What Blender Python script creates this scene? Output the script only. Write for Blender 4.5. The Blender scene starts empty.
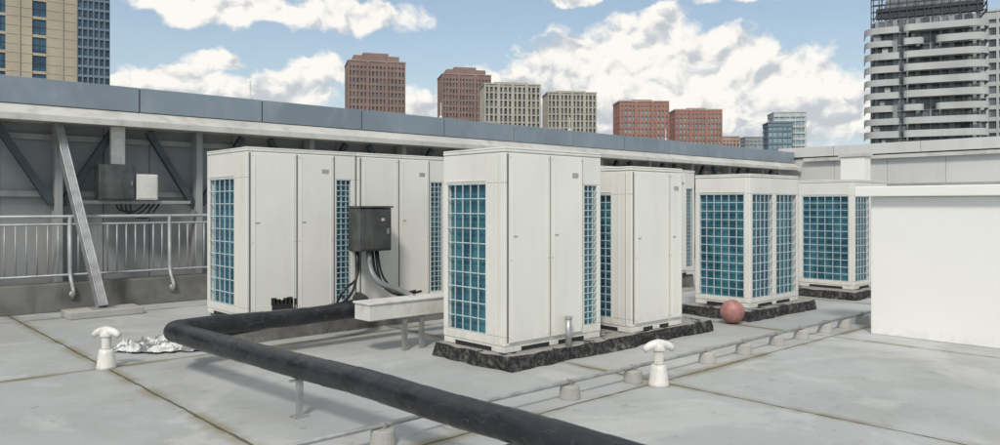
import bpy, math, random, bmesh
from mathutils import Vector, Matrix, noise
random.seed(7)
scene = bpy.context.scene
COL = scene.collection
scene.view_settings.view_transform = 'Standard'
scene.view_settings.look = 'None'
scene.view_settings.exposure = 0
scene.view_settings.gamma = 1

# ------------------------------------------------------------------ materials
class NT:
    def __init__(s, tree):
        s.t = tree; s.n = tree.nodes; s.l = tree.links
    def set(s, sock, v):
        if v is None: return
        if isinstance(v, bpy.types.NodeSocket): s.l.new(v, sock)
        else: sock.default_value = v
    def math(s, op, a, b=None, c=None, clamp=False):
        m = s.n.new('ShaderNodeMath'); m.operation = op; m.use_clamp = clamp
        s.set(m.inputs[0], a); s.set(m.inputs[1], b); s.set(m.inputs[2], c)
        return m.outputs[0]
    def vmath(s, op, a, b=None, out=0):
        m = s.n.new('ShaderNodeVectorMath'); m.operation = op
        s.set(m.inputs[0], a)
        if b is not None: s.set(m.inputs[1], b)
        return m.outputs[out]
    def noise(s, vec, scale, detail=4, rough=.55, out=0, dist=0, dim='3D'):
        m = s.n.new('ShaderNodeTexNoise'); m.noise_dimensions = dim
        s.set(m.inputs['Vector'], vec); m.inputs['Scale'].default_value = scale
        m.inputs['Detail'].default_value = detail; m.inputs['Roughness'].default_value = rough
        m.inputs['Distortion'].default_value = dist
        return m.outputs[out]
    def ramp(s, v, a, b, c=0., d=1., smooth=True):
        m = s.n.new('ShaderNodeMapRange'); m.clamp = True
        m.interpolation_type = 'SMOOTHSTEP' if smooth else 'LINEAR'
        s.set(m.inputs[0], v); s.set(m.inputs[1], a); s.set(m.inputs[2], b)
        s.set(m.inputs[3], c); s.set(m.inputs[4], d)
        return m.outputs[0]
    def mix(s, f, a, b, mode='MIX'):
        m = s.n.new('ShaderNodeMix'); m.data_type = 'RGBA'; m.blend_type = mode
        s.set(m.inputs[0], f)
        s.set(m.inputs[6], a if isinstance(a, bpy.types.NodeSocket) else (*a, 1))
        s.set(m.inputs[7], b if isinstance(b, bpy.types.NodeSocket) else (*b, 1))
        return m.outputs[2]
    def sep(s, v):
        m = s.n.new('ShaderNodeSeparateXYZ'); s.set(m.inputs[0], v); return m.outputs
    def comb(s, x, y, z):
        m = s.n.new('ShaderNodeCombineXYZ'); s.set(m.inputs[0], x); s.set(m.inputs[1], y); s.set(m.inputs[2], z)
        return m.outputs[0]

def base_mat(name):
    m = bpy.data.materials.new(name); m.use_nodes = True
    t = NT(m.node_tree); b = t.n['Principled BSDF']
    g = t.n.new('ShaderNodeNewGeometry')
    return m, t, b, g

def mat(name, col, rough=.6, metal=0., var=.15, scale=2., dirt=None, damt=.0, streak=(5, 5, .5), bump=0., bscale=60, zdirt=None, spec=.5):
    m, t, b, g = base_mat(name)
    P = g.outputs['Position']
    n = t.noise(P, scale, 2)
    c = t.mix(t.ramp(n, .3, .7), tuple(x*(1-var) for x in col), tuple(min(1, x*(1+var*.5)) for x in col))
    if dirt:
        sv = t.vmath('MULTIPLY', P, streak)
        sn = t.noise(sv, 1.0, 4, .6)
        f = t.math('MULTIPLY', t.ramp(sn, .48, .75), damt)
        if zdirt:
            zz = t.ramp(t.sep(P)[2], zdirt[0], zdirt[1], 1, 0)
            n2 = t.noise(P, 14, 3)
            f2 = t.math('MULTIPLY', zz, t.ramp(n2, .35, .65))
            f = t.math('MAXIMUM', f, t.math('MULTIPLY', f2, zdirt[2]))
        c = t.mix(f, c, dirt)
    t.l.new(c, b.inputs['Base Color'])
    b.inputs['Roughness'].default_value = rough
    b.inputs['Metallic'].default_value = metal
    b.inputs['Specular IOR Level'].default_value = spec
    if bump:
        bn = t.n.new('ShaderNodeBump'); bn.inputs['Strength'].default_value = bump
        bn.inputs['Distance'].default_value = .01
        t.l.new(t.noise(P, bscale, 2), bn.inputs['Height']); t.l.new(bn.outputs[0], b.inputs['Normal'])
    return m

M = {}
M['paint'] = mat('unit_paint', (.70, .695, .65), .40, 0, .05, 1.2, (.42, .41, .36), .14, (5, 5, 1.2), zdirt=(.12, .45, .4))
M['panel'] = mat('unit_panel_paint', (.73, .725, .68), .38, 0, .05, .9, (.44, .43, .38), .14, (5, 5, 1.2), zdirt=(.12, .42, .35))
M['cap'] = mat('unit_cap_paint', (.68, .675, .63), .42, 0, .06, 3, (.42, .40, .35), .3, (6, 6, 3))
M['guard'] = mat('guard_wire_coating', (.50, .57, .58), .5, 0, .12, 8)
M['dark'] = mat('dark_gap', (.02, .021, .022), .8)
M['groove'] = mat('groove_shadow', (.14, .14, .135), .8)
M['rib'] = mat('handle_plate_grey', (.36, .36, .34), .6)  # plain grey of the panel handles and maker plates
M['darkmetal'] = mat('dark_box_metal', (.115, .122, .12), .36, .6, .25, 5, (.26, .25, .23), .4)
M['galv'] = mat('galvanised_steel', (.42, .43, .43), .42, .6, .2, 9, (.25, .2, .15), .3)
M['rail'] = mat('railing_paint', (.36, .38, .385), .45, .2, .12, 6, (.22, .19, .16), .35)
M['steel'] = mat('grey_steel_paint', (.34, .345, .335), .55, .1, .12, 3, (.22, .19, .15), .35)
M['darksteel'] = mat('dark_steel_paint', (.06, .076, .085), .5, .2, .2, 4)
M['wallgrey'] = mat('screen_wall_sheet', (.315, .325, .325), .6, 0, .08, .8, (.20, .19, .175), .3, (3, 3, .6))
M['fascia'] = mat('fascia_metal', (.235, .285, .325), .36, .25, .12, 1.2, (.40, .42, .42), .35, (3, 3, 1.5))
M['ledge'] = mat('ledge_metal', (.56, .555, .52), .5, .1, .12, 1.5, (.28, .26, .23), .5, (4, 4, 2))
M['concrete'] = mat('concrete', (.39, .385, .36), .85, 0, .15, 2.5, (.17, .16, .14), .5, (3, 3, 1.5), bump=.4)
M['kerb'] = mat('stained_kerb_concrete', (.165, .163, .153), .85, 0, .35, 2, (.055, .052, .047), .75, (4, 4, 1), bump=.5)
M['whitewall'] = mat('white_rendered_wall', (.79, .785, .755), .7, 0, .03, .6, (.60, .59, .55), .12, (1.5, 1.5, 1.5), bump=.10, bscale=90, zdirt=(0, .14, .45))
M['whitepvc'] = mat('white_plastic', (.68, .67, .63), .4, 0, .1, 12, (.38, .34, .27), .45, (20, 20, 8))
M['tray'] = mat('cable_tray_paint', (.64, .635, .60), .45, .0, .1, 5, (.34, .31, .26), .5, (8, 8, 5))
M['cable'] = mat('black_cable', (.015, .015, .016), .4)
M['flex'] = mat('grey_flexible_conduit', (.22, .235, .24), .45, .3, .1, 10)
M['ball'] = mat('faded_red_rubber', (.36, .16, .145), .6, 0, .25, 12, (.42, .33, .30), .45, (10, 10, 10))
M['farwall'] = mat('far_parapet_panel', (.58, .585, .575), .6, 0, .06, .6, (.36, .35, .32), .25, (2, 2, .6))
M['city'] = mat('city_ground', (.16, .17, .16), .9, 0, .4, .02)

def coil_mat():
    m, t, b, g = base_mat('blue_coil_fins')
    P = g.outputs['Position']
    s = t.sep(P)
    xy = t.math('ADD', s[0], s[1])
    w = t.math('SINE', t.math('MULTIPLY', xy, 420.))
    n = t.noise(t.vmath('MULTIPLY', P, (7, 7, 2.2)), 1, 4, .6)
    c = t.mix(t.ramp(n, .35, .68), (.012, .07, .12), (.055, .21, .27))
    tubes = t.math('SINE', t.math('MULTIPLY', s[2], 130.))
    c = t.mix(t.math('MULTIPLY', t.ramp(tubes, .2, 1), .35), c, (.08, .24, .29))
    c = t.mix(t.math('MULTIPLY', t.ramp(w, -.2, 1), .4), c, (.01, .035, .05))
    t.l.new(c, b.inputs['Base Color']); b.inputs['Roughness'].default_value = .35
    return m
M['coil'] = coil_mat()

def tar_mat():
    m, t, b, g = base_mat('plinth_concrete_with_tar')
    P = g.outputs['Position']; nz = t.sep(g.outputs['Normal'])[2]
    n = t.noise(P, 4, 4, .6); n2 = t.noise(P, 26, 3, .6); n3 = t.noise(P, 11, 4, .65)
    side = t.ramp(nz, .5, .85, 1, 0)
    k = t.math('MAXIMUM', t.math('MULTIPLY', side, t.ramp(n3, .30, .46, .45, 1)), t.ramp(n, .53, .58))
    con = t.mix(n3, (.17, .167, .157), (.38, .37, .345))
    tar = t.mix(t.ramp(n2, .42, .72), (.020, .020, .021), (.085, .083, .08))
    t.l.new(t.mix(k, con, tar), b.inputs['Base Color'])
    b.inputs['Roughness'].default_value = .8; b.inputs['Specular IOR Level'].default_value = .25
    bn = t.n.new('ShaderNodeBump'); bn.inputs['Strength'].default_value = .6; bn.inputs['Distance'].default_value = .015
    t.l.new(n3, bn.inputs['Height']); t.l.new(bn.outputs[0], b.inputs['Normal'])
    return m
M['tar'] = tar_mat()

def pipe_mat():
    m, t, b, g = base_mat('black_wrapped_insulation')
    P = g.outputs['Position']; s = t.sep(P)
    n = t.noise(P, 4, 3, .55)
    c = t.mix(t.ramp(n, .4, .7), (.009, .0105, .013), (.022, .025, .030))
    w = t.math('FRACT', t.math('ADD', t.math('MULTIPLY', t.math('ADD', s[1], s[0]), 3.1), t.math('ADD', t.math('MULTIPLY', s[2], 3.), t.math('MULTIPLY', n, 2.2))))
    edge = t.ramp(w, .0, .035, 1, 0)
    c = t.mix(t.math('MULTIPLY', edge, .45), c, (.08, .085, .09))
    c = t.mix(t.math('MULTIPLY', t.ramp(t.noise(P, 10, 4, .6), .60, .74), .3), c, (.11, .11, .11))
    t.l.new(c, b.inputs['Base Color'])
    t.l.new(t.ramp(n, .3, .7, .26, .42), b.inputs['Roughness'])
    bn = t.n.new('ShaderNodeBump'); bn.inputs['Strength'].default_value = .6; bn.inputs['Distance'].default_value = .010
    wr = t.noise(t.vmath('MULTIPLY', P, (9, 5, 9)), 1, 2, .5, dist=1.0)
    t.l.new(t.math('ADD', t.math('MULTIPLY', w, .7), t.math('MULTIPLY', wr, 1.8)), bn.inputs['Height']); t.l.new(bn.outputs[0], b.inputs['Normal'])
    return m
M['pipe'] = pipe_mat()

def floor_mat():
    m, t, b, g = base_mat('roof_screed')
    P = g.outputs['Position']
    mid = t.noise(P, 1.6, 5, .58)
    wob = t.math('MULTIPLY', t.math('SUBTRACT', mid, .5), .045)
    s = t.sep(P)
    def line(v, off, per):
        a = t.math('ADD', t.math('DIVIDE', t.math('SUBTRACT', t.math('ADD', v, wob), off), per), .5)
        return t.math('MULTIPLY', t.math('ABSOLUTE', t.math('SUBTRACT', t.math('FRACT', a), .5)), per)
    d0 = t.math('MINIMUM', line(s[0], 1.9, 3.0), line(s[1], .05, 3.45))
    cell = t.comb(t.math('FLOOR', t.math('DIVIDE', t.math('SUBTRACT', t.math('ADD', s[0], wob), 1.9), 3.0)),
                  t.math('FLOOR', t.math('DIVIDE', t.math('SUBTRACT', t.math('ADD', s[1], wob), .05), 3.45)), 0.)
    wn = t.n.new('ShaderNodeTexWhiteNoise'); t.l.new(cell, wn.inputs['Vector'])
    sp = t.noise(P, 9, 5, .6)
    d = t.math('ADD', d0, t.math('MULTIPLY', t.math('SUBTRACT', sp, .5), .03))
    big = t.noise(P, .35, 3, .55); fine = t.noise(P, 50, 2)
    c = t.mix(t.ramp(big, .3, .7), (.365, .382, .385), (.465, .48, .475))
    c = t.mix(t.math('MULTIPLY', wn.outputs['Value'], .26), c, (.28, .29, .288))
    c = t.mix(t.math('MULTIPLY', t.ramp(mid, .44, .62), .36), c, (.275, .28, .272))
    c = t.mix(t.math('MULTIPLY', t.ramp(t.noise(P, .8, 5, .60, dist=.6), .52, .60), .34), c, (.57, .58, .57))
    c = t.mix(t.math('MULTIPLY', t.ramp(sp, .62, .72), .5), c, (.20, .19, .165))
    c = t.mix(t.math('MULTIPLY', t.ramp(t.noise(P, 3.3, 4, .7), .62, .70), .35), c, (.23, .215, .18))
    c = t.mix(t.math('MULTIPLY', t.ramp(fine, .35, .65), .10), c, (.2, .2, .19))
    halo = t.math('MULTIPLY', t.ramp(d, .01, .11, 1, 0), t.ramp(mid, .36, .56))
    c = t.mix(t.math('MULTIPLY', halo, .75), c, (.205, .185, .10))
    c = t.mix(t.math('MULTIPLY', t.ramp(d, .006, .016, 1, 0), .88), c, (.06, .058, .038))
    t.l.new(c, b.inputs['Base Color'])
    t.l.new(t.ramp(mid, .3, .7, .48, .82), b.inputs['Roughness'])
    bn = t.n.new('ShaderNodeBump'); bn.inputs['Strength'].default_value = .18; bn.inputs['Distance'].default_value = .01
    t.l.new(fine, bn.inputs['Height']); t.l.new(bn.outputs[0], b.inputs['Normal'])
    return m
M['floor'] = floor_mat()

def glass_mat(name, c1, c2, cell=(3, 3, 3), rough=.15):
    m, t, b, g = base_mat(name)
    P = g.outputs['Position']
    q = t.vmath('FLOOR', t.vmath('DIVIDE', P, cell))
    w = t.n.new('ShaderNodeTexWhiteNoise'); t.l.new(q, w.inputs['Vector'])
    c = t.mix(w.outputs['Value'], c1, c2)
    t.l.new(c, b.inputs['Base Color']); b.inputs['Roughness'].default_value = rough
    return m
M['glass_dark'] = glass_mat('dark_window_glass', (.05, .06, .07), (.17, .185, .20), (2, 2, 2.6))
M['glass_blue'] = glass_mat('blue_window_glass', (.015, .045, .085), (.05, .12, .19))
M['glass_navy'] = glass_mat('deep_blue_curtain_glass', (.03, .07, .11), (.07, .13, .18))
M['glass_grey'] = glass_mat('grey_window_glass', (.05, .06, .068), (.19, .21, .225), (1.6, 1.6, 2.62))
M['glass_pale'] = glass_mat('pale_curtain_glass', (.18, .27, .30), (.30, .42, .45), (2, 2, 2.6))
def bmat(n, c): return mat(n, c, .85, 0, .12, .15, tuple(x*.65 for x in c), .4, (.5, .5, .06))  # distant facade colours are muted and lightened to carry haze
M['brick'] = bmat('brown_brick', (.26, .18, .16))
M['brick_pale'] = bmat('pale_brown_trim', (.33, .26, .23))
M['beige'] = bmat('beige_stone', (.42, .40, .34))
M['beige2'] = bmat('tan_stone_facade', (.46, .405, .30))
M['red'] = bmat('red_brick', (.34, .18, .145))
M['cream'] = bmat('cream_trim', (.47, .42, .36))
M['orange'] = bmat('orange_brick', (.40, .29, .23))
M['bluegrey'] = bmat('blue_grey_cladding', (.17, .23, .28))
M['whiteclad'] = bmat('white_cladding', (.50, .515, .515))
M['balcony'] = bmat('balcony_render', (.47, .48, .475))
M['greyclad'] = bmat('grey_cladding', (.30, .315, .325))
M['scaff'] = bmat('scaffold_net', (.06, .066, .078))

# ------------------------------------------------------------------ mesh building
class MB:
    def __init__(s): s.v = []; s.f = []; s.m = []
    def box(s, x0, x1, y0, y1, z0, z1, m=0):
        b = len(s.v)
        s.v += [(x0,y0,z0),(x1,y0,z0),(x1,y1,z0),(x0,y1,z0),(x0,y0,z1),(x1,y0,z1),(x1,y1,z1),(x0,y1,z1)]
        for q in ((0,3,2,1),(4,5,6,7),(0,1,5,4),(1,2,6,5),(2,3,7,6),(3,0,4,7)):
            s.f.append(tuple(b+i for i in q)); s.m.append(m)
        return s
    def tube(s, pts, r, n=12, m=0, caps=True):
        pts = [Vector(p) for p in pts]
        if not isinstance(r, (list, tuple)): r = [r]*len(pts)
        t0 = (pts[1]-pts[0]).normalized()
        up = Vector((0,0,1)) if abs(t0.z) < .9 else Vector((1,0,0))
        a = t0.cross(up).normalized(); base = len(s.v)
        for i, p in enumerate(pts):
            if i == 0: t = t0
            elif i == len(pts)-1: t = (pts[i]-pts[i-1]).normalized()
            else: t = ((pts[i+1]-pts[i]).normalized()+(pts[i]-pts[i-1]).normalized()).normalized()
            a = (a - t*a.dot(t)).normalized(); bb = t.cross(a)
            for k in range(n):
                an = 2*math.pi*k/n
                s.v.append(tuple(p + (a*math.cos(an)+bb*math.sin(an))*r[i]))
        for i in range(len(pts)-1):
            for k in range(n):
                k2 = (k+1) % n
                s.f.append((base+i*n+k, base+i*n+k2, base+(i+1)*n+k2, base+(i+1)*n+k)); s.m.append(m)
        if caps:
            s.f.append(tuple(base+k for k in range(n))[::-1]); s.m.append(m)
            e = base+(len(pts)-1)*n
            s.f.append(tuple(e+k for k in range(n))); s.m.append(m)
        return s
    def beam(s, p0, p1, w, h, m=0, side=(1,0,0)):
        p0 = Vector(p0); p1 = Vector(p1); t = (p1-p0).normalized()
        a = Vector(side); a = (a-t*a.dot(t)).normalized(); b = t.cross(a); base = len(s.v)
        for p in (p0, p1):
            for sx, sy in ((-1,-1),(1,-1),(1,1),(-1,1)):
                s.v.append(tuple(p+a*sx*w/2+b*sy*h/2))
        for q in ((0,3,2,1),(4,5,6,7),(0,1,5,4),(1,2,6,5),(2,3,7,6),(3,0,4,7)):
            s.f.append(tuple(base+i for i in q)); s.m.append(m)
        return s
    def lathe(s, prof, c=(0,0,0), n=20, m=0):
        base = len(s.v)
        for r, z in prof:
            for k in range(n):
                an = 2*math.pi*k/n
                s.v.append((c[0]+r*math.cos(an), c[1]+r*math.sin(an), c[2]+z))
        for i in range(len(prof)-1):
            for k in range(n):
                k2 = (k+1) % n
                s.f.append((base+i*n+k, base+i*n+k2, base+(i+1)*n+k2, base+(i+1)*n+k)); s.m.append(m)
        return s
    def band(s, path, z0, z1, th, m=0):
        P = [Vector((p[0], p[1], 0)) for p in path]; base = len(s.v)
        for i, p in enumerate(P):
            if i == 0: t = P[1]-P[0]
            elif i == len(P)-1: t = P[-1]-P[-2]
            else: t = P[i+1]-P[i-1]
            t.normalize(); nrm = Vector((-t.y, t.x, 0))
            q = p+nrm*th
            s.v += [(p.x,p.y,z0),(q.x,q.y,z0),(q.x,q.y,z1),(p.x,p.y,z1)]
        for i in range(len(P)-1):
            a = base+4*i; b = a+4
            for k in range(4):
                k2 = (k+1) % 4
                s.f.append((a+k, b+k, b+k2, a+k2)); s.m.append(m)
        s.f.append((base, base+1, base+2, base+3)); s.m.append(m)
        e = base+4*(len(P)-1); s.f.append((e+3, e+2, e+1, e)); s.m.append(m)
        return s
    def obj(s, name, mats, parent=None, loc=(0,0,0), bevel=0, smooth=False, **kw):
        me = bpy.data.meshes.new(name); me.from_pydata(s.v, [], s.f)
        for mm in (mats if isinstance(mats, (list, tuple)) else [mats]): me.materials.append(mm)
        me.polygons.foreach_set('material_index', s.m)
        if smooth: me.polygons.foreach_set('use_smooth', [True]*len(me.polygons))
        me.update()
        o = bpy.data.objects.new(name, me); o.location = loc; COL.objects.link(o)
        if parent: o.parent = parent
        if bevel:
            b = o.modifiers.new('bevel', 'BEVEL'); b.width = bevel; b.segments = 2; b.limit_method = 'ANGLE'
        for k, v in kw.items(): o[k] = v
        return o

def root(name, loc, label, category, group=None, rotz=0):
    o = bpy.data.objects.new(name, None); o.empty_display_size = .2
    o.location = loc; o.rotation_euler = (0, 0, rotz); COL.objects.link(o)
    o['label'] = label; o['category'] = category
    if group: o['group'] = group
    return o

def top(o, label, category, group=None):
    o['label'] = label; o['category'] = category
    if group: o['group'] = group
    return o

def copy_thing(rt, loc, rotz=None, label=None):
    n = rt.copy(); COL.objects.link(n); n.location = loc
    if rotz is not None: n.rotation_euler = (0, 0, rotz)
    if label: n['label'] = label
    for ch in list(rt.children):
        c = ch.copy(); COL.objects.link(c); c.parent = n
        for g2 in list(ch.children):
            k = g2.copy(); COL.objects.link(k); k.parent = c
    return n

def bend(pts, r=.1, seg=6):
    pts = [Vector(p) for p in pts]; out = [pts[0]]
    for i in range(1, len(pts)-1):
        a, b, c = pts[i-1], pts[i], pts[i+1]
        d1 = min(r, (b-a).length*.49); d2 = min(r, (c-b).length*.49)
        p = b+(a-b).normalized()*d1; q = b+(c-b).normalized()*d2
        for k in range(seg+1):
            t = k/seg
            out.append(p*(1-t)**2 + b*2*t*(1-t) + q*t*t)
    out.append(pts[-1]); return out

def resample(pts, step):
    out = [pts[0]]
    for a, b in zip(pts, pts[1:]):
        n = max(1, int((b-a).length/step))
        for k in range(1, n+1): out.append(a.lerp(b, k/n))
    return out

# ------------------------------------------------------------------ ground & roof
MB().box(-3000,3000,-3000,3000,-41,-40).obj('ground', M['city'], kind='structure')
MB().box(-14,23.0,-14,12.0,-40,0).obj('roof_floor', M['floor'], kind='structure')

# ------------------------------------------------------------------ AC units
GRP = 'outdoor air conditioning units on the roof'
SD = .062
def skin(mb, face, length, d0, d1, z0, z1, ops, oz0, oz1, start=0.):
    def bx(a, b, c, d):
        if b-a < .002 or d-c < .002: return
        if face == 'x': mb.box(d0, d1, a, b, c, d)
        else: mb.box(a, b, d0, d1, c, d)
    bx(start, length, z0, oz0); bx(start, length, oz1, z1)
    cur = start
    for a, b in ops:
        bx(cur, a, oz0, oz1); cur = b
    bx(cur, length, oz0, oz1)

def guard(mb, face, a, b, z0, z1, dep, nc, nr, r=.0048):
    def bar(p0, p1, q0, q1, e=0.):
        if face == 'x': mb.box(dep-.004-e, dep+.004-e, p0, p1, q0, q1)
        else: mb.box(p0, p1, dep-.004-e, dep+.004-e, q0, q1)
    for i in range(nc+1):
        x = a+(b-a)*i/nc
        x = min(max(x, a+r), b-r)
        bar(x-r, x+r, z0, z1)
    for j in range(nr+1):
        z = z0+(z1-z0)*j/nr
        z = min(max(z, z0+r), z1-r)
        bar(a, b, z-r, z+r, .004)

def ac_unit(loc, w, d, h, sideops, frontops, panels, label, gz=(.10, .80), srows=10, frows=10, scell=.115, fcell=.115, opening=None):
    R = root('air_conditioner', loc, label, 'air conditioner', GRP)
    zb = .055; zt = h-.045
    oz0, oz1 = gz[0]*h, gz[1]*h
    mb = MB()
    mb.box(SD, w, SD, d, zb, zt)
    skin(mb, 'x', d, 0, SD, zb, zt, sideops, oz0, oz1)
    skin(mb, 'y', w, 0, SD, zb, zt, frontops, oz0, oz1, start=SD)
    mb.obj('casing', M['paint'], R, bevel=.007)
    tc = MB(); o = .004
    tc.box(-o, w+o, -o, d+o, zt+.003, h-.018)
    for (x0,x1,y0,y1) in ((-o,w+o,-o,.03),(-o,w+o,d-.03,d+o),(-o,.03,.03,d-.03),(w-.03,w+o,.03,d-.03)):
        tc.box(x0,x1,y0,y1,h-.0178,h)
    tc.obj('top_cover', M['cap'], R, bevel=.010)
    nf = 2 if w > 1.1 else 1
    for i in range(nf):
        cx = w*(i+.5)/nf; fr = min(w/nf, d)*.42
        f = MB()
        for q in range(1, 7):
            rr = fr*q/6
            f.tube([(cx+rr*math.cos(a*math.pi/12), d/2+rr*math.sin(a*math.pi/12), h-.008) for a in range(25)], .004, 5, 0, False)
        f.tube([(cx-fr, d/2, h-.008), (cx+fr, d/2, h-.008)], .004, 5); f.tube([(cx, d/2-fr, h-.008), (cx, d/2+fr, h-.008)], .004, 5)
        f.lathe([(0.001, -.019), (fr, -.019)], (cx, d/2, h+.0025), 24, 1)
        f.obj('fan_guard', [M['guard'], M['dark']], R)
    for face, ops, rows, cell in (('x', sideops, srows, scell), ('y', frontops, frows, fcell)):
        for k, (a, b) in enumerate(ops):
            c = MB()
            if face == 'x': c.box(SD-.014, SD-.0005, a, b, oz0, oz1)
            else: c.box(a, b, SD-.014, SD-.0005, oz0, oz1)
            c.obj('coil', M['coil'], R)
            nc = max(2, round((b-a)/cell))
            g = MB(); guard(g, face, a, b, oz0, oz1, .008, nc, rows, .0042 if cell > .08 else .0034); g.obj('guard_grille', M['guard'], R)
    rb = MB(); gv = MB()
    if sideops:
        a, b = sideops[0]
        rb.box(-.007, -.0004, a-.022, a-.008, zb+.02, zt-.02)
        if a > .2:
            rb.box(-.007, -.0004, .05, .064, zb+.02, zt-.02)
            gv.box(-.0012, -.0003, .066, .071, zb+.02, zt-.02)
            rb.box(-.0055, -.0004, a*.58, a*.58+.012, zb+.02, zt-.02)
        rb.box(-.0065, -.0004, a, b, oz1+.02, oz1+.028)
        rb.obj('pressed_rib', M['paint'], R, bevel=.002)
    for (a, b) in panels:
        p = MB(); zt2 = zt-.012
        p.box(a+.011, b-.011, -.016, -.0005, zb+.03, zt2)
        for sx in (a+.025, b-.025):
            for sz in (zb+.06, h*.45, zt2-.03):
                p.box(sx-.005, sx+.005, -.0185, -.0162, sz-.005, sz+.005, 1)
        p.obj('service_panel', [M['panel'], M['galv']], R, bevel=.006)
        r2 = MB()
        r2.box(a+.040, a+.048, -.0205, -.0162, zb+.05, zt2-.02)
        r2.box(b-.048, b-.040, -.0205, -.0162, zb+.05, zt2-.02)
        r2.obj('panel_rib', M['panel'], R)
        k = MB(); zz = h*.56
        k.box(a+.055, a+.10, -.0185, -.0163, zz, zz+.015)
        k.obj('panel_handle', M['rib'], R)
        gv.box(a-.009, a+.009, -.0012, -.0003, zb+.03, zt2)
        gv.box(b-.009, b+.009, -.0024, -.0014, zb+.03, zt2)
    if gv.v: gv.obj('panel_groove', M['groove'], R)
    if panels:
        a, b = panels[-1]
        MB().box(b-.15, b-.07, -.0185, -.0163, h*.86, h*.885).obj('maker_plate', M['rib'], R)
    if opening:
        a, b = opening
        oo = MB().box(a, b, -.0182, -.0163, zb+.04, zb+.13)
        for q in range(6):
            xx = a+(b-a)*(q+.5)/6
            oo.box(xx-.03, xx+.028, -.0195, -.0184, zb+.09+.012*math.sin(q*2.3), zb+.150+.014*math.cos(q*1.7))
        oo.obj('pipe_opening', M['dark'], R)
    bs = MB()
    bs.box(.006, w-.006, .006, d-.006, .002, .0545)
    for fx in (.20, w*.5+.04):
        bs.box(fx, fx+w*.5-.28, .002, .0055, .004, .036, 1)
    bs.box(.002, .0055, .17, d-.17, .004, .036, 1)
    bs.obj('base_frame', [M['paint'], M['dark']], R)
    return R

def big(loc, d, label, opening=None, h=1.73):
    w = 1.24
    return ac_unit(loc, w, d, h, [(d*.29, d*.93)], [(w*.81, w*.955)], [(.035, w*.435), (w*.435, w*.785)], label, gz=(.075, .825), srows=10, frows=22, fcell=.06, opening=opening)
Z0 = .128
big((4.33, 4.65, Z0), .82, 'tall white air conditioner with blue side grille on tarred plinth')
big((3.235, 7.2, .215), .98, 'tall white air conditioner beside plastic litter, with insulated pipe at base', opening=(.26, .52))
big((4.505, 7.2, .215), .98, 'tall white air conditioner with dark control box on its face')
big((8.55, 7.2, .215), .98, 'tall white air conditioner standing in the rear row')
big((9.82, 7.2, .215), .98, 'tall white air conditioner standing in the rear row')
w = .86
ac_unit((5.93, 4.57, Z0), w, .77, 1.62, [(.25, .69)], [], [(.035, w*.72), (w*.72, w-.02)],
        'narrow white air conditioner with plain service panels', gz=(.075, .83), srows=16, scell=.075)
for (x, dd, lab) in ((8.40, .76, 'white air conditioner with three blue grilles beside red ball'),
                 (11.36, .84, 'white air conditioner with blue grilles behind low white wall')):
    w = 1.24
    ac_unit((x, 4.7, Z0), w, dd, 1.62, [(.08, dd-.06)], [(.06, .56), (.65, 1.18)], [], lab, gz=(.07, .85), srows=12, frows=12, scell=.11, fcell=.11)

# ------------------------------------------------------------------ plinths
def rough_block(x0, x1, y0, y1, h, label, jit=.013, mt='tar', name='concrete_plinth', cat='plinth'):
    bm = bmesh.new(); bmesh.ops.create_cube(bm, size=1)
    for v in bm.verts:
        v.co = Vector(((x1-x0)*v.co.x, (y1-y0)*v.co.y, h*(v.co.z+.5)))
    for ax, ln in ((0, x1-x0), (1, y1-y0), (2, h)):
        n = max(2, int(ln/.045))
        for i in range(1, n):
            co = Vector((0,0,0)); no = Vector((0,0,0)); no[ax] = 1
            co[ax] = (-ln/2 if ax < 2 else 0)+ln*i/n
            bmesh.ops.bisect_plane(bm, geom=bm.verts[:]+bm.edges[:]+bm.faces[:], plane_co=co, plane_no=no)
    for v in bm.verts:
        p = v.co+Vector((x0, y0, 0))
        nn = noise.noise_vector(p*3.5)*jit*1.3+noise.noise_vector(p*12)*jit*.6
        nn.z = min(nn.z*.3, .001)
        flare = 1-v.co.z/h
        sx = (1 if v.co.x > 0 else -1) if abs(v.co.x) > (x1-x0)/2-.001 else 0
        sy = (1 if v.co.y > 0 else -1) if abs(v.co.y) > (y1-y0)/2-.001 else 0
        if v.co.z > .01: v.co += nn
        else: v.co.x += nn.x*3; v.co.y += nn.y*3
        if sx or sy:
            v.co.x += sx*flare*.02; v.co.y += sy*flare*.02
            if v.co.z > h-.02: v.co.z -= .004+.022*max(0, noise.noise(p*5))
    me = bpy.data.meshes.new(name); bm.to_mesh(me); bm.free(); me.materials.append(M[mt])
    o = bpy.data.objects.new(name, me); o.location = ((x0+x1)/2, (y0+y1)/2, 0); COL.objects.link(o)
    return top(o, label, cat)
rough_block(4.27, 7.3, 4.54, 5.5, .126, 'long concrete plinth with black tar sides under two units')
rough_block(8.18, 9.85, 4.58, 5.55, .126, 'concrete plinth with black tar edges under grilled unit')
rough_block(11.1, 12.8, 4.58, 5.6, .126, 'concrete plinth with black tar edges near white wall')
rough_block(3.26, 5.75, 7.24, 8.16, .213, 'grey concrete plinth under the pair of rear units', mt='kerb')
rough_block(8.55, 11.06, 7.24, 8.16, .213, 'grey concrete plinth under units in the rear row', mt='kerb')

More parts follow.
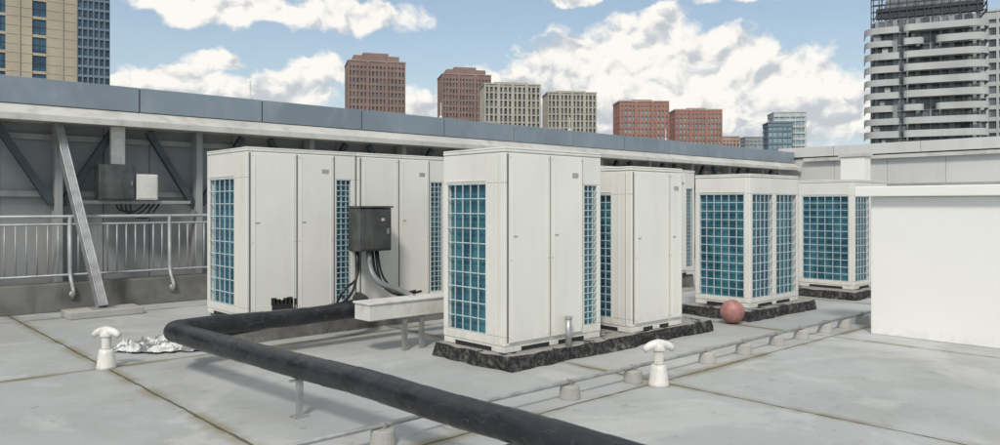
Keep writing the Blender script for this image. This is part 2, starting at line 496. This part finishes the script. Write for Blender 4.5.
# ------------------------------------------------------------------ parapet screen wall
R = root('parapet_wall', (0, 11.2, 0), 'steel framed parapet screen with blue-grey metal fascia', 'parapet wall')
XA, XB = -8., 22.7
mb = MB(); x = XA
while x < XB-.01:
    x2 = min(x+.62, XB); mb.box(x+.006, x2-.006, .50, .53, .0, 2.62); x = x2
mb.box(XA, XB, .531, .60, 0, 2.6)
mb.obj('wall_sheet', M['wallgrey'], R, bevel=.003)
x = 3.49-1.8*6
while x < XB:
    x2 = min(x+1.8, XB)
    f = MB(); f.box(x+.008, x2-.008, 0, .55, 2.66, 3.0)
    f.obj('fascia_panel', M['fascia'], R, bevel=.006); x = x2
MB().box(XA, XB, .012, .54, 2.67, 2.98).obj('fascia_backing', M['dark'], R)
l = MB()
l.v += [(XA,-.22,2.50),(XB,-.22,2.50),(XB,.02,2.655),(XA,.02,2.655),(XA,-.22,2.455),(XB,-.22,2.455),(XB,.5,2.455),(XA,.5,2.455),(XA,.5,2.655),(XB,.5,2.655)]
for q in ((0,1,2,3),(0,4,5,1),(4,7,6,5),(3,2,9,8),(1,5,6,9,2),(0,3,8,7,4)): l.f.append(q); l.m.append(0)
l.obj('ledge', M['ledge'], R)
l = MB().box(XA, XB, -.245, -.222, 2.43, 2.515); l.obj('gutter_edge', M['ledge'], R, bevel=.004)
for hz in (1.52, 2.28):
    MB().box(XA, XB, .42, .498, hz-.04, hz+.04).obj('horizontal_rail', M['steel'], R, bevel=.004)
xs = [2.54+1.86*i for i in range(-5, 11)]
for x in xs:
    MB().box(x-.045, x+.045, .2, .42, 0, 2.455).obj('steel_post', M['wallgrey'], R, bevel=.005)
    for sgn in (-1, 1):
        MB().beam((x+sgn*.06, .31, 1.38), (x+sgn*.70, .31, 2.42), .10, .09, side=(0,1,0)).obj('diagonal_brace', M['darksteel'], R, bevel=.003)
for x in (5.15, 8.9, 12.5, 16.1):
    MB().tube([(x, .12, 3.0), (x, .12, 3.30)], .009, 6).tube([(x, .12, 3.0), (x, .12, 3.05)], .03, 8).obj('lightning_rod', M['whitepvc'], R)
k = MB().box(-8, 22.6, 11.0, 11.3, 0, .36).obj('concrete_kerb', M['kerb'], bevel=.01)
top(k, 'low stained concrete kerb along foot of the parapet', 'kerb')

R = root('parapet_wall', (22.8, 0, 0), 'pale grey far parapet wall with panel joints and coping', 'parapet wall')
w_ = MB(); y = -14
while y < 11.6:
    w_.box(0, .2, y+.006, min(y+1.5, 11.75)-.006, 0, 2.80); y += 1.5
w_.box(.02, .18, -13.9, 11.7, 0, 2.75)
w_.obj('wall', M['farwall'], R, bevel=.004)
y = -14
while y < 11.6:
    MB().box(-.08, .3, y+.006, min(y+2.4, 11.75)-.006, 2.84, 3.14).obj('coping_panel', M['farwall'], R, bevel=.006); y += 2.4
MB().box(-.14, -.002, -14, 10.9, 2.70, 2.80).obj('ledge', M['ledge'], R)
MB().box(-.03, -.002, -14, 10.9, 1.9, 1.98).obj('wall_rib', M['steel'], R)
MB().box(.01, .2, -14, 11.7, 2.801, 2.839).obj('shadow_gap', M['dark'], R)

R = root('duct_housing', (20.4, 8.4, 0), 'narrow white rendered duct housing with flat lid near far parapet', 'duct housing')
MB().box(-.22, .22, -.30, .30, 0, 2.62).obj('housing_body', M['whitewall'], R, bevel=.01)
MB().box(-.26, .26, -.34, .34, 2.622, 2.72).obj('lid', M['ledge'], R, bevel=.01)

# railing
R = root('railing', (0, 11.12, .36), 'grey tubular safety railing standing on the concrete kerb', 'railing')
XL, XR = -.9, 10.6
MB().tube([(XL,0,.86),(XR,0,.86)], .022, 10).obj('handrail', M['rail'], R, smooth=True)
MB().tube([(XL,0,.10),(XR,0,.10)], .016, 8).obj('lower_rail', M['rail'], R, smooth=True)
MB().tube([(XL,0,.76),(XR,0,.76)], .014, 8).obj('upper_rail', M['rail'], R, smooth=True)
first = None; x = XL+.06; cnt = 0
while x < XR and cnt < 98:
    if first is None:
        first = MB().tube([(0,0,.10),(0,0,.76)], .010, 8).obj('baluster', M['rail'], R, loc=(x,0,0), smooth=True)
    else:
        o = first.copy(); COL.objects.link(o); o.location = (x,0,0); o.parent = R
    x += .118; cnt += 1
firstp = None; x = 2.60-1.26*2
while x < XR:
    if firstp is None:
        firstp = MB().tube(bend([(0,0,.86),(0,-.02,.10),(0,-.10,-.02),(0,-.20,-.10),(0,-.12,-.20)], .09, 5), .024, 10).tube([(0,-.135,-.14),(0,-.115,-.14)], .04, 10).obj('post', M['rail'], R, loc=(x,0,0), smooth=True)
    else:
        o = firstp.copy(); COL.objects.link(o); o.location = (x,0,0); o.parent = R
    x += 1.26

p = MB().box(-.42, .42, -.2, .22, 0, .09).obj('concrete_pad', M['concrete'], loc=(2.78, 10.3, 0), bevel=.012)
top(p, 'thin rectangular concrete pad under leaning steel strut', 'concrete pad')
R = root('steel_strut', (2.77, 10.30, .09), 'leaning light grey steel strut bracing the parapet', 'steel strut')
s_ = MB()
for e in (-.045, .045):
    s_.beam((e, 0, .012), (-.27+e, 1.06, 2.36), .014, .15, side=(1,0,0))
s_.beam((0, 0, .012), (-.27, 1.06, 2.36), .077, .132, side=(1,0,0))
s_.obj('beam', M['galv'], R, bevel=.003)
MB().box(-.13, .13, -.13, .13, 0, .012).obj('base_plate', M['galv'], R)

R = root('junction_box', (3.27, 11.3, 0), 'dark and white junction boxes on bracket before the screen wall', 'junction box')
MB().box(-.30, .16, -.1, .12, 1.44, 1.92).obj('dark_box', M['darkmetal'], R, bevel=.01)
MB().box(-.28, .14, -.112, -.1005, 1.46, 1.90).obj('box_door', M['darkmetal'], R, bevel=.004)
MB().box(.10, .12, -.122, -.1125, 1.64, 1.70).obj('door_handle', M['galv'], R)
MB().box(.18, .47, -.08, .1, 1.44, 1.80).obj('white_box', M['whitepvc'], R, bevel=.01)
MB().box(.20, .45, -.086, -.0805, 1.46, 1.78).obj('white_box_cover', M['tray'], R, bevel=.004)
MB().box(-.55, .95, -.02, .09, 1.385, 1.43).obj('bracket', M['steel'], R, bevel=.004)
MB().box(-.12, .06, .0, .08, 1.93, 2.45).obj('duct_cover', M['whitepvc'], R, bevel=.006)
c_ = MB()
for i, e in enumerate((-.06, 0, .06, .12)):
    c_.tube(bend([(e, 0, 1.44), (e+.02, 0, 1.30-.03*i), (e+.25, .02, 1.26-.03*i), (e+.45, .05, 1.44)], .09, 5), .013, 7)
c_.obj('cables', M['cable'], R, smooth=True)

R = root('control_box', (4.31, 6.98, 0), 'dark grey electrical control box with flexible conduit and cables', 'control box')
MB().box(0, .40, -.13, .1, .88, 1.34).obj('box_body', M['darkmetal'], R, bevel=.012)
MB().box(.02, .38, -.142, -.1305, .90, 1.32).obj('door', M['darkmetal'], R, bevel=.006)
MB().box(-.012, .412, -.15, .11, 1.341, 1.36).obj('rain_hood', M['darkmetal'], R, bevel=.004)
MB().box(.33, .35, -.158, -.1425, 1.06, 1.12).obj('door_handle', M['galv'], R)
MB().box(.05, .35, .1005, .195, .94, .99).obj('bracket', M['galv'], R)
MB().box(.26, .30, -.1435, -.1425, 1.2, 1.23).obj('warning_sticker', M['cream'], R)
pts = bend([(.16, -.05, .88), (.16, -.08, .66), (.17, -.25, .54), (.13, -.66, .52), (.11, -.95, .46)], .25, 8)
MB().tube(pts, .030, 12).obj('flexible_conduit', M['flex'], R, smooth=True)
c_ = MB()
c_.tube(bend([(.05, 0, .88), (.04, -.02, .62), (-.10, -.15, .45), (-.28, -.22, .36), (-.40, -.1, .30)], .2, 8), .015, 8)
c_.tube(bend([(.08, .03, .88), (.07, .0, .58), (-.16, -.08, .50), (-.20, .0, .34)], .2, 8), .013, 8)
c_.tube(bend([(.24, 0, .88), (.26, -.02, .6), (.36, -.2, .40), (.60, -.3, .44)], .2, 8), .015, 8)
c_.tube(bend([(.28, 0, .88), (.31, -.03, .52), (.50, -.1, .36), (.75, -.2, .42)], .2, 8), .013, 8)
c_.tube(bend([(.32, .02, .88), (.36, .02, .62), (.46, .0, .48), (.66, .1, .40)], .2, 8), .011, 8)
c_.obj('cables', M['cable'], R, smooth=True)

R = root('cable_tray', (3.77, 5.84, 0), 'closed off-white cable tray on short angle legs beside unit', 'cable tray')
t_ = MB().box(0, 1.25, 0, .24, .32, .465); t_.obj('tray_body', M['tray'], R, bevel=.006)
MB().box(-.012, 1.262, -.014, .254, .466, .485).obj('tray_lid', M['tray'], R, bevel=.004)
for xx in (.40, .60, 1.1):
    lg = MB().box(xx, xx+.012, .02, .06, 0, .319); lg.box(xx+.0125, xx+.04, .02, .03, 0, .319)
    lg.obj('leg', M['galv'], R)

def insulated(path, r, label, name='insulated_pipe', step=.02):
    pts = resample(path, step); rs = []
    wp = random.uniform(0, 9)
    for i, p in enumerate(pts):
        ph = (i*step/.31+.6*noise.noise(Vector((i*step*1.7, wp, 0)))) % 1
        rs.append(r*(1+.03*noise.noise(p*2.2)+.035*ph-.015))
    pts = [p+noise.noise_vector(p*1.0)*.012 for p in pts]
    o = MB().tube(pts, rs, 28).obj(name, M['pipe'], smooth=True)
    return top(o, label, 'insulated pipe')
path = bend([(2.66,-1.2,.31),(2.58,.2,.32),(2.48,2.3,.33),(2.39,4.4,.33),(2.24,6.0,.34),(2.22,6.42,.34),(2.66,6.50,.34),(3.4,6.49,.33),(5.3,6.5,.34)], .17, 7)
insulated(path, .080, 'thick black wrapped insulated pipe crossing the roof on supports')
path = bend([(2.42,6.62,.24),(3.2,6.68,.29),(3.9,6.74,.31),(4.4,6.86,.33),(4.5,7.18,.35)], .2, 8)
insulated(path, .066, 'short black insulated branch pipe running beside the rear units')

def support(x, y, h, foot=False):
    R = root('pipe_support', (x, y, 0), 'short galvanised pipe support post under insulated pipe', 'pipe support', 'pipe support posts')
    MB().box(-.018, .018, -.018, .018, .012, h).obj('post', M['galv'], R)
    MB().box(-.05, .05, -.04, .04, 0, .012).obj('foot', M['galv'], R)
    MB().box(-.07, .07, -.015, .015, h, h+.01).obj('saddle', M['galv'], R)
    return R
s0 = support(2.38, 4.50, .235)
for (x, y) in ((2.47, 2.6), (2.58, .4)): copy_thing(s0, (x, y, 0))

YC = 3.65
cd = MB().tube([(-1.5, YC+.02, .117), (4, YC, .113), (11.5, YC, .113)], .015, 8).obj('conduit', M['galv'], smooth=True)
top(cd, 'long thin galvanised conduit running over concrete blocks', 'conduit')
first = None
for x in (.2, 1.25, 2.45, 2.98, 4.02, 4.75, 5.80, 6.40, 7.04, 7.55, 8.11, 8.59, 9.04, 9.6, 10.3):
    if first is None:
        first = root('conduit_block', (x, YC, 0), 'small round concrete block with clip holding conduit', 'concrete block', 'concrete conduit blocks')
        MB().lathe([(.001,0),(.074,0),(.076,.01),(.068,.085),(.062,.095),(.001,.097)], n=18).obj('base', M['concrete'], first, smooth=False)
        MB().box(-.010,.010,-.022,.022,.0975,.134).obj('clip', M['galv'], first)
    else: copy_thing(first, (x, YC+random.uniform(-.01,.01), 0), random.uniform(0, .6))

def vent(loc, rz, label):
    R = root('roof_vent', loc, label, 'roof vent', 'white roof vents', rotz=rz)
    MB().lathe([(.001,0),(.085,0),(.075,.02),(.062,.13),(.054,.16),(.001,.165)], n=20).obj('base', M['whitepvc'], R, smooth=True)
    MB().lathe([(.038,.1655),(.038,.27)], n=18).obj('pipe', M['whitepvc'], R, smooth=True)
    p = bend([(-.12,0,.272),(-.075,0,.305),(0,0,.312),(.075,0,.305),(.12,0,.272)], .05, 5)
    n = len(p); rs = [.024+.014*math.sin(math.pi*i/(n-1)) for i in range(n)]
    MB().tube(p, rs, 14).lathe([(.05,.268),(.052,.29),(.036,.325),(.02,.348),(.001,.352)], n=16).obj('cap', M['whitepvc'], R, smooth=True)
vent((1.90, 6.95, 0), -.9, 'white plastic roof vent standing on a floor joint')
vent((4.80, 3.44, 0), -.5, 'white plastic roof vent standing beside the conduit')

R = root('pipe_stub', (5.03, 4.57, .11), 'short galvanised pipe stub standing on plinth edge', 'pipe stub')
MB().tube([(0,0,0),(0,0,.25)], .03, 14).obj('pipe', M['galv'], R, smooth=True)
MB().tube([(0,0,.2505),(0,0,.27)], .036, 14).obj('cap', M['galv'], R)

bl = MB(); n = 16; br = .138
bl.lathe([(max(.001,br*math.sin(math.pi*i/n)), -br*math.cos(math.pi*i/n)) for i in range(n+1)], n=28)
b_ = bl.obj('ball', M['ball'], loc=(7.93, 4.66, br), smooth=True); top(b_, 'faded red rubber ball lying between two plinths', 'ball')

def litter(cx, cy, rx, ry, rot, label, seed, amp=.16):
    m, t, b, g = base_mat('crumpled_plastic')
    P = g.outputs['Position']
    cc = t.mix(t.ramp(t.noise(P, 7, 3), .50, .57), (.60, .61, .60), (.18, .185, .19))
    t.l.new(cc, b.inputs['Base Color']); b.inputs['Roughness'].default_value = .3
    mb = MB(); nu, nv = 90, 60
    ca, sa = math.cos(rot), math.sin(rot)
    for j in range(nv+1):
        for i in range(nu+1):
            a = i/nu*2-1; c = j/nv*2-1
            dx = a*math.sqrt(max(0, 1-c*c/2)); dy = c*math.sqrt(max(0, 1-a*a/2))
            k = 1+.45*noise.noise(Vector((dx*1.6, dy*1.6, seed)))+.35*noise.noise(Vector((dx*5, dy*5, seed+3)))
            x = dx*rx*k; y = dy*ry*k
            q = Vector((x*4.5, y*4.5, seed))
            r1 = 1-abs(noise.noise(q)*2.2); r2 = 1-abs(noise.noise(q*2.3+Vector((4,1,2)))*2.2); r3 = 1-abs(noise.noise(q*5)*2)
            z = max(0, r1)**3*.55+max(0, r2)**3*.35+max(0, r3)**2*.12
            e = max(0, 1-(dx*dx+dy*dy)**2)
            mb.v.append((cx+x*ca-y*sa, cy+x*sa+y*ca, .006+amp*z*(.15+.85*e)))
    for j in range(nv):
        for i in range(nu):
            b0 = j*(nu+1)+i; mb.f.append((b0, b0+1, b0+nu+2, b0+nu+1)); mb.m.append(0)
    o = mb.obj('plastic_sheet', m); top(o, label, 'plastic litter')
litter(2.64, 7.52, .52, .32, -.6, 'crumpled pale plastic sheet lying on the floor', 1)

R = root('low_wall', (8.40, 3.30, 0), 'low white rendered wall with overhanging flat coping', 'low wall')
MB().box(0, .28, -11, 0, 0, 1.455).obj('wall', M['whitewall'], R, bevel=.008)
MB().box(-.10, .38, -11.1, .13, 1.458, 1.565).obj('coping', M['whitewall'], R, bevel=.01)

# ------------------------------------------------------------------ city
FW = Vector((.677, .736)); RT = Vector((.736, -.677))
def city_loc(fd, lat, z=-40):
    p = FW*fd+RT*lat; return (p.x, p.y, z)
YAW = math.atan2(RT.y, RT.x)
def tower(fd, lat, w, dep, ztop, rot, fh, nc, wall, glass, label, pier=.45, span=.45, crown=(), trim=None, nd=None, proud=.5, strong=0):
    R = root('tower_building', city_loc(fd, lat), label, 'tower building', rotz=YAW+rot)
    H = ztop+40; nd = nd or max(2, round(nc*dep/w))
    MB().box(-w/2+proud, w/2-proud, proud, dep-proud, 0, H-.3).obj('glazing', M[glass], R)
    f = MB(); cw = w/nc; cd_ = dep/nd
    for i in range(nc+1):
        x = -w/2+cw*i; pw = pier*(1.7 if strong and i % strong == 0 else 1)
        a = max(-w/2, x-cw*pw/2); b = min(w/2, x+cw*pw/2)
        q = -.25 if strong and i % strong == 0 else 0
        f.box(a, b, q, proud*1.2, 0, H); f.box(a, b, dep-proud*1.2, dep, 0, H)
    for i in range(nd+1):
        y = cd_*i; a = max(proud*1.21, y-cd_*pier/2); b = min(dep-proud*1.21, y+cd_*pier/2)
        if b > a:
            f.box(-w/2, -w/2+proud*1.2, a, b, 0, H); f.box(w/2-proud*1.2, w/2, a, b, 0, H)
    nfl = int(H/fh)
    for j in range(nfl+1):
        z1 = H-j*fh; z0 = z1-fh*span*(1.8 if j == 0 else 1)
        if z0 < 0: break
        q = .12*proud
        f.box(-w/2+q, w/2-q, q, dep-q, z0, z1-.01, 0)
    f.obj('facade', M[wall], R)
    c = MB(); e = .2
    c.box(-w/2-e, w/2+e, -e, dep+e, H+.01, H+.5)
    c.obj('roof_parapet', M[trim or wall], R)
    z = H+.5
    for k, (cw_, h) in enumerate(crown):
        g = MB().box(-w/2*cw_, w/2*cw_, dep/2*(1-cw_), dep/2*(1+cw_), z, z+h)
        g.obj('roof_plant_room', M[wall], R); z += h+.01
    return R

tower(300, -48.4, 22.4, 16, 57.7, .28, 2.75, 15, 'brick', 'glass_dark', 'brown brick residential tower with stepped crown', .46, .36, ((.80, 2.2), (.45, 1.6)), 'brick_pale', strong=5)
tower(345, -15.0, 22.4, 16, 60.2, .22, 2.75, 15, 'brick', 'glass_dark', 'brown brick residential tower with stepped crown', .46, .36, ((.80, 2.2), (.45, 1.6)), 'brick_pale', strong=5)
tower(300, 5.0, 22.5, 14, 48.7, .16, 2.9, 12, 'beige', 'glass_dark', 'beige stone tower with tall dark window strips', .40, .18, ((.6, 1.0),), 'beige', proud=.8, strong=3)
tower(322, 30.5, 21, 14, 48.7, .10, 2.9, 12, 'beige', 'glass_dark', 'beige stone tower with tall dark window strips', .40, .18, ((.6, .9),), 'beige', proud=.8, strong=3)
tower(342, 64.8, 22.5, 14, 47.8, .06, 2.8, 12, 'red', 'glass_pale', 'red brick tower with pale window grid', .46, .38, ((.4, 1.0),), 'cream', strong=4)
tower(372, 97.0, 23, 14, 47.8, .0, 2.8, 12, 'red', 'glass_pale', 'red brick tower with pale window grid', .46, .38, ((.4, 1.0),), 'cream', strong=4)
tower(450, 136.5, 10, 10, 41.5, .0, 2.8, 5, 'orange', 'glass_grey', 'small orange brick block beyond the parapet', .5, .4)
tower(430, 144, 11, 10, 39.5, .0, 2.8, 5, 'greyclad', 'glass_pale', 'small pale grey block beyond the parapet', .3, .4)
tower(352, 134, 14.5, 12, 44, -.1, 2.9, 6, 'whiteclad', 'glass_pale', 'pale glass office block with white bands', .12, .35)
tower(345, 127, 11, 10, 38.5, -.1, 2.9, 5, 'bluegrey', 'glass_pale', 'low blue glass wing beside office block', .12, .3)
tower(205, -118.4, 24, 16, 76, .50, 2.6, 18, 'bluegrey', 'glass_navy', 'dark blue-grey gridded glass tower', .25, .25)
tower(172, 119.5, 20, 12, 46, -.55, 2.7, 10, 'balcony', 'glass_grey', 'pale block standing behind balcony tower', .25, .36)

R = root('tower_building', city_loc(120, -84.1), 'tan stone tower with columns of blue glass windows', 'tower building', rotz=YAW+.6)
Hh = 95.; wd = 31.; dp = 18.
ops = [(wd/2-6.6, wd/2-4.6), (wd/2-13.3, wd/2-10.3), (wd/2-19, wd/2-17), (wd/2-25.3, wd/2-22.3)]
f = MB(); cur = -wd/2
for a, b in sorted(ops):
    f.box(cur, a, 0, .5, 0, Hh); cur = b
f.box(cur, wd/2, 0, .5, 0, Hh); f.box(-wd/2, wd/2, .5, dp, 0, Hh)
for j in range(int(Hh/3)):
    for a, b in ops: f.box(a, b, .12, .5, j*3., j*3.+.45)
f.obj('wall', M['beige2'], R)
gr = MB()
for j in range(int(Hh/3)):
    cur = -wd/2
    for a, b in sorted(ops)+[(wd/2, 0)]:
        gr.box(cur+.05, a-.05, -.05, -.005, j*3.+.15, j*3.+.27)
        gr.box(cur+.05, a-.05, -.05, -.005, j*3.+1.6, j*3.+1.68); cur = b
for xx in (wd/2-.3, wd/2-2.3, wd/2-8.4, wd/2-15):
    gr.box(xx-.12, xx+.12, -.16, -.06, 0, Hh)
gr.obj('string_course', M['beige'], R)
cnt = 0
cand = [(a, b, j) for j in range(int(Hh/3)) for a, b in ops]
cand.sort(key=lambda q: (not (q[0] > wd/2-20 and q[2]*3 > 48 and q[2]*3 < 84)))
rest = MB()
for a, b, j in cand:
    if cnt < 39:
        wn = MB().box(a+.04, b-.04, .33, .42, j*3.+.5, j*3.+2.95, 0)
        wn.box((a+b)/2-.05, (a+b)/2+.05, .26, .329, j*3.+.5, j*3.+2.95, 1)
        wn.box(a+.04, b-.04, .26, .329, j*3.+1.7, j*3.+1.8, 1)
        wn.obj('window', [M['glass_blue'], M['darksteel']], R)
    else: rest.box(a+.04, b-.04, .33, .42, j*3.+.6, j*3.+2.95, 0)
    cnt += 1
rest.obj('window_strips', M['glass_blue'], R, kind='stuff')

# right balcony high-rise
R = root('tower_building', city_loc(150, 83.9), 'grey-white high-rise with rounded balcony bands and scaffolded roof', 'tower building', rotz=YAW-.42)
W = 20.6; D = 15.; Ht = 78.5; FH = 2.62
MB().box(-W/2+1.2, W/2-1.2, 1.2, D-1.2, 0, Ht).obj('glazing', M['glass_grey'], R)
f = MB()
for x, ww in ((-W/2+1.6, .3), (-W/2+3.2, .12), (-W/2+4.9, .4), (-3.2, .15), (-1.4, .45), (.8, .15), (2.6, .25), (4.4, .5), (6.4, .15), (W/2-2.0, .3)):
    f.box(x-ww, x+ww, .8, 1.6, 0, Ht)
for y in (2.4, 5.2, 8, 10.8): f.box(W/2-2.0, W/2-.8, y-.3, y+.3, 0, Ht); f.box(-W/2+.8, -W/2+2.0, y-.3, y+.3, 0, Ht)
f.obj('piers', M['greyclad'], R)
nf = int(Ht/FH)
def rounded(a, b, yf, yb, r, rr=None):
    rr = rr or r
    pts = [(a, yb), (a, yf+r)]
    for k in range(1, 8): an = math.pi+k/8*math.pi/2; pts.append((a+r+r*math.cos(an), yf+r+r*math.sin(an)))
    pts.append((a+r, yf)); pts.append((b-rr, yf))
    for k in range(1, 8): an = -math.pi/2+k/8*math.pi/2; pts.append((b-rr+rr*math.cos(an), yf+rr+rr*math.sin(an)))
    pts += [(b, yf+rr), (b, yb)]
    return pts
rnd = random.Random(3)
for j in range(nf+1):
    z = j*FH
    MB().box(-W/2+1.0, W/2-1.0, .9, D-.4, z-.12, z+.08).obj('floor_slab', M['greyclad'], R)
    if z < 46: continue
    bays = [(-W/2-.6, -W/2+5.6, -.5, 2.6, .5), (-W/2+6.3, W/2+.5, -1.5, 1.0, 3.4)]
    if j % 5 == 3: bays = [(-W/2-.6, -W/2+4.6, -.4, 2.2, 1.2), (-W/2+6.3, -.4, -1.2, .6, 1.2), (1.6, W/2+.5, -1.5, 1.0, 3.4)]
    for (a, b, yf, r1, r2) in bays:
        hh = rnd.choice((.95, 1.02, 1.1))
        bb = MB().band(rounded(a, b, yf, 6.0, r1, r2), z-.25, z+hh, .15)
        bb.box(a+r1, b-r2, yf+.35, 1.1, z-.19, z-.151)
        bb.obj('balcony', M['balcony'], R)
        if rnd.random() < .5:
            xx = rnd.uniform(a+1.5, b-2.2)
            MB().box(xx, xx+rnd.uniform(.5, 1.4), .2, .5, z+.09, z+2.1).obj('balcony_screen', M[rnd.choice(('greyclad', 'scaff', 'balcony'))], R)
sc = MB()
for i in range(14):
    x = -W/2+1+i*(W-1)/13
    sc.beam((x, .8, Ht), (x, .8, Ht+7.5), .2, .2); sc.beam((x, D-2, Ht), (x, D-2, Ht+7.5), .2, .2)
for k in range(6):
    z = Ht+.6+k*1.35
    sc.beam((-W/2+1, .8, z), (W/2, .8, z), .2, .2, side=(0,1,0)); sc.beam((W/2, .8, z), (W/2, D-2, z), .2, .2); sc.beam((-W/2+1, D-2, z), (W/2, D-2, z), .2, .2, side=(0,1,0))
for i in range(0, 12, 2):
    x = -W/2+1+i*(W-1)/13; sc.beam((x, .8, Ht), (x+2.8, .8, Ht+6.8), .15, .15, side=(0,1,0))
sc.obj('scaffold', M['scaff'], R)
MB().box(-W/2+3.5, W/2-2, 4, D-3, Ht+.2, Ht+5.2).obj('roof_plant_room', M['greyclad'], R)
MB().box(-W/2+1.5, W/2-.5, 1.0, 1.1, Ht+.3, Ht+2.6).obj('safety_net', M['scaff'], R)

# ------------------------------------------------------------------ world
world = bpy.data.worlds.new('World'); scene.world = world; world.use_nodes = True
t = NT(world.node_tree)
for n_ in list(t.n): t.n.remove(n_)
out = t.n.new('ShaderNodeOutputWorld')
SUN_EL = math.radians(44)
sunaz = Vector((-.80, -.60, 0)).normalized()
sky = t.n.new('ShaderNodeTexSky'); sky.sky_type = 'NISHITA'; sky.sun_disc = False
sky.sun_elevation = SUN_EL; sky.sun_rotation = math.atan2(sunaz.x, sunaz.y)
sky.air_density = 1.0; sky.dust_density = 1.5; sky.ozone_density = 1.0
tc = t.n.new('ShaderNodeTexCoord'); N = tc.outputs['Generated']
fdot = t.vmath('DOT_PRODUCT', N, (.677, .736, 0), 1); rdot = t.vmath('DOT_PRODUCT', N, (.736, -.677, 0), 1)
az = t.math('ARCTAN2', rdot, fdot); el = t.math('ARCSINE', t.sep(N)[2])
V = t.comb(az, t.math('MULTIPLY', el, 1.25), 0.)
warp = t.vmath('MULTIPLY', t.vmath('SUBTRACT', t.noise(V, 15, 3, out=1, dim='2D'), (.5,.5,.5)), (.042, .042, 0))
Vw = t.vmath('ADD', V, warp)
blobs = [
 (1.0, 8.4, 4.2, 2.2), (5.0, 10.6, 4.2, 2.8), (5.5, 8.2, 6, 3.0), (11, 11.6, 4.6, 3.0), (12, 9, 7, 3.4), (16.5, 10.6, 3.8, 2.6), (20, 8.6, 4.6, 2.8), (23.6, 6.8, 3.6, 2.2),
 (10, 5.8, 20, 3.0), (-5, 7.2, 3.6, 1.5), (12.5, 13.8, 1.9, 1.2),
 (-23, 8.2, 4.6, 1.6), (-27.5, 7.8, 3.4, 1.4), (-16, 8.0, 4.6, 2.2), (-13.5, 9.8, 2.2, 1.3), (-20.5, 10.0, 2.0, .9),
 (-20, 13.6, 7, 1.2), (-11, 13.8, 5.5, 1.3), (5, 14.9, 2.6, .7), (20, 14.9, 6, .7), (28.5, 8.0, 2.0, 1.2)]
dens = None
for (a, e, sa, se) in blobs:
    d_ = t.vmath('SUBTRACT', Vw, (math.radians(a), math.radians(e)*1.25, 0))
    d_ = t.vmath('MULTIPLY', d_, (1/math.radians(sa), 1/math.radians(se*1.25), 0))
    k = t.math('SUBTRACT', 1.0, t.vmath('LENGTH', d_, None, 1))
    dens = k if dens is None else t.math('SMOOTH_MAX', dens, k, .15)
dens = t.math('MAXIMUM', dens, -.8)
nb = t.noise(N, 2.4, 3)
ov = t.math('SUBTRACT', t.math('MULTIPLY', nb, 3.2), 1.35)  # unseen overhead cloud layer, added to keep the fill light neutral
ov = t.math('MULTIPLY', ov, t.ramp(el, math.radians(19), math.radians(30)))
back = t.math('MULTIPLY', t.ramp(t.math('ABSOLUTE', az), .8, 1.2), ov)
nz1 = t.noise(Vw, 26, 7, .60, dim='2D')
nz2 = t.noise(t.vmath('ADD', Vw, (-.006, .014, 0)), 26, 3, .5, dim='2D')
nz3 = t.noise(Vw, 26, 3, .5, dim='2D')
lo = t.noise(V, 9, 2, dim='2D')
D1 = t.math('ADD', dens, t.math('MULTIPLY', t.math('SUBTRACT', nz1, .48), 1.0))
D1 = t.math('ADD', D1, t.math('MULTIPLY', t.math('SUBTRACT', lo, .5), .4))
D1 = t.math('MAXIMUM', D1, t.math('MAXIMUM', ov, back))
mask = t.ramp(D1, -.04, .34)
sh = t.math('MULTIPLY', t.math('SUBTRACT', nz3, nz2), 1.6)
sh = t.math('ADD', sh, t.math('MULTIPLY', t.math('SUBTRACT', lo, .5), 1.0))
sh = t.math('ADD', sh, t.math('MULTIPLY', t.math('SUBTRACT', nz1, .5), .5))
sh = t.math('ADD', sh, t.ramp(el, math.radians(5), math.radians(11), .42, .74, False))
cloudc = t.mix(t.ramp(sh, .15, .85, smooth=True), (.56, .60, .64), (.98, .955, .905))
b1 = t.n.new('ShaderNodeBackground'); b1.inputs[1].default_value = .12
t.l.new(sky.outputs[0], b1.inputs[0])
bh = t.n.new('ShaderNodeBackground'); bh.inputs[0].default_value = (.60, .73, .79, 1); bh.inputs[1].default_value = 1
mh = t.n.new('ShaderNodeMixShader'); t.l.new(t.ramp(el, 0., math.radians(18), .80, .22), mh.inputs[0])
t.l.new(b1.outputs[0], mh.inputs[1]); t.l.new(bh.outputs[0], mh.inputs[2])
b2 = t.n.new('ShaderNodeBackground'); t.l.new(cloudc, b2.inputs[0]); b2.inputs[1].default_value = 1.0
mx = t.n.new('ShaderNodeMixShader'); t.l.new(mask, mx.inputs[0])
t.l.new(mh.outputs[0], mx.inputs[1]); t.l.new(b2.outputs[0], mx.inputs[2]); t.l.new(mx.outputs[0], out.inputs[0])

sd = bpy.data.lights.new('sun', 'SUN'); sd.energy = 2.4; sd.angle = math.radians(9); sd.color = (1, .945, .87)
so = bpy.data.objects.new('sun', sd); COL.objects.link(so)
dirv = -Vector((sunaz.x*math.cos(SUN_EL), sunaz.y*math.cos(SUN_EL), math.sin(SUN_EL)))
so.rotation_euler = dirv.to_track_quat('-Z', 'Y').to_euler(); so.location = (0, 0, 30)

cam = bpy.data.cameras.new('camera'); co = bpy.data.objects.new('camera', cam); COL.objects.link(co)
co.location = (0, 0, 1.37); co.rotation_euler = (math.radians(90), 0, -math.atan2(.677, .736))
cam.sensor_width = 36; cam.lens = 27.43; cam.shift_y = -.0175; cam.clip_end = 6000; cam.clip_start = .05
scene.camera = co
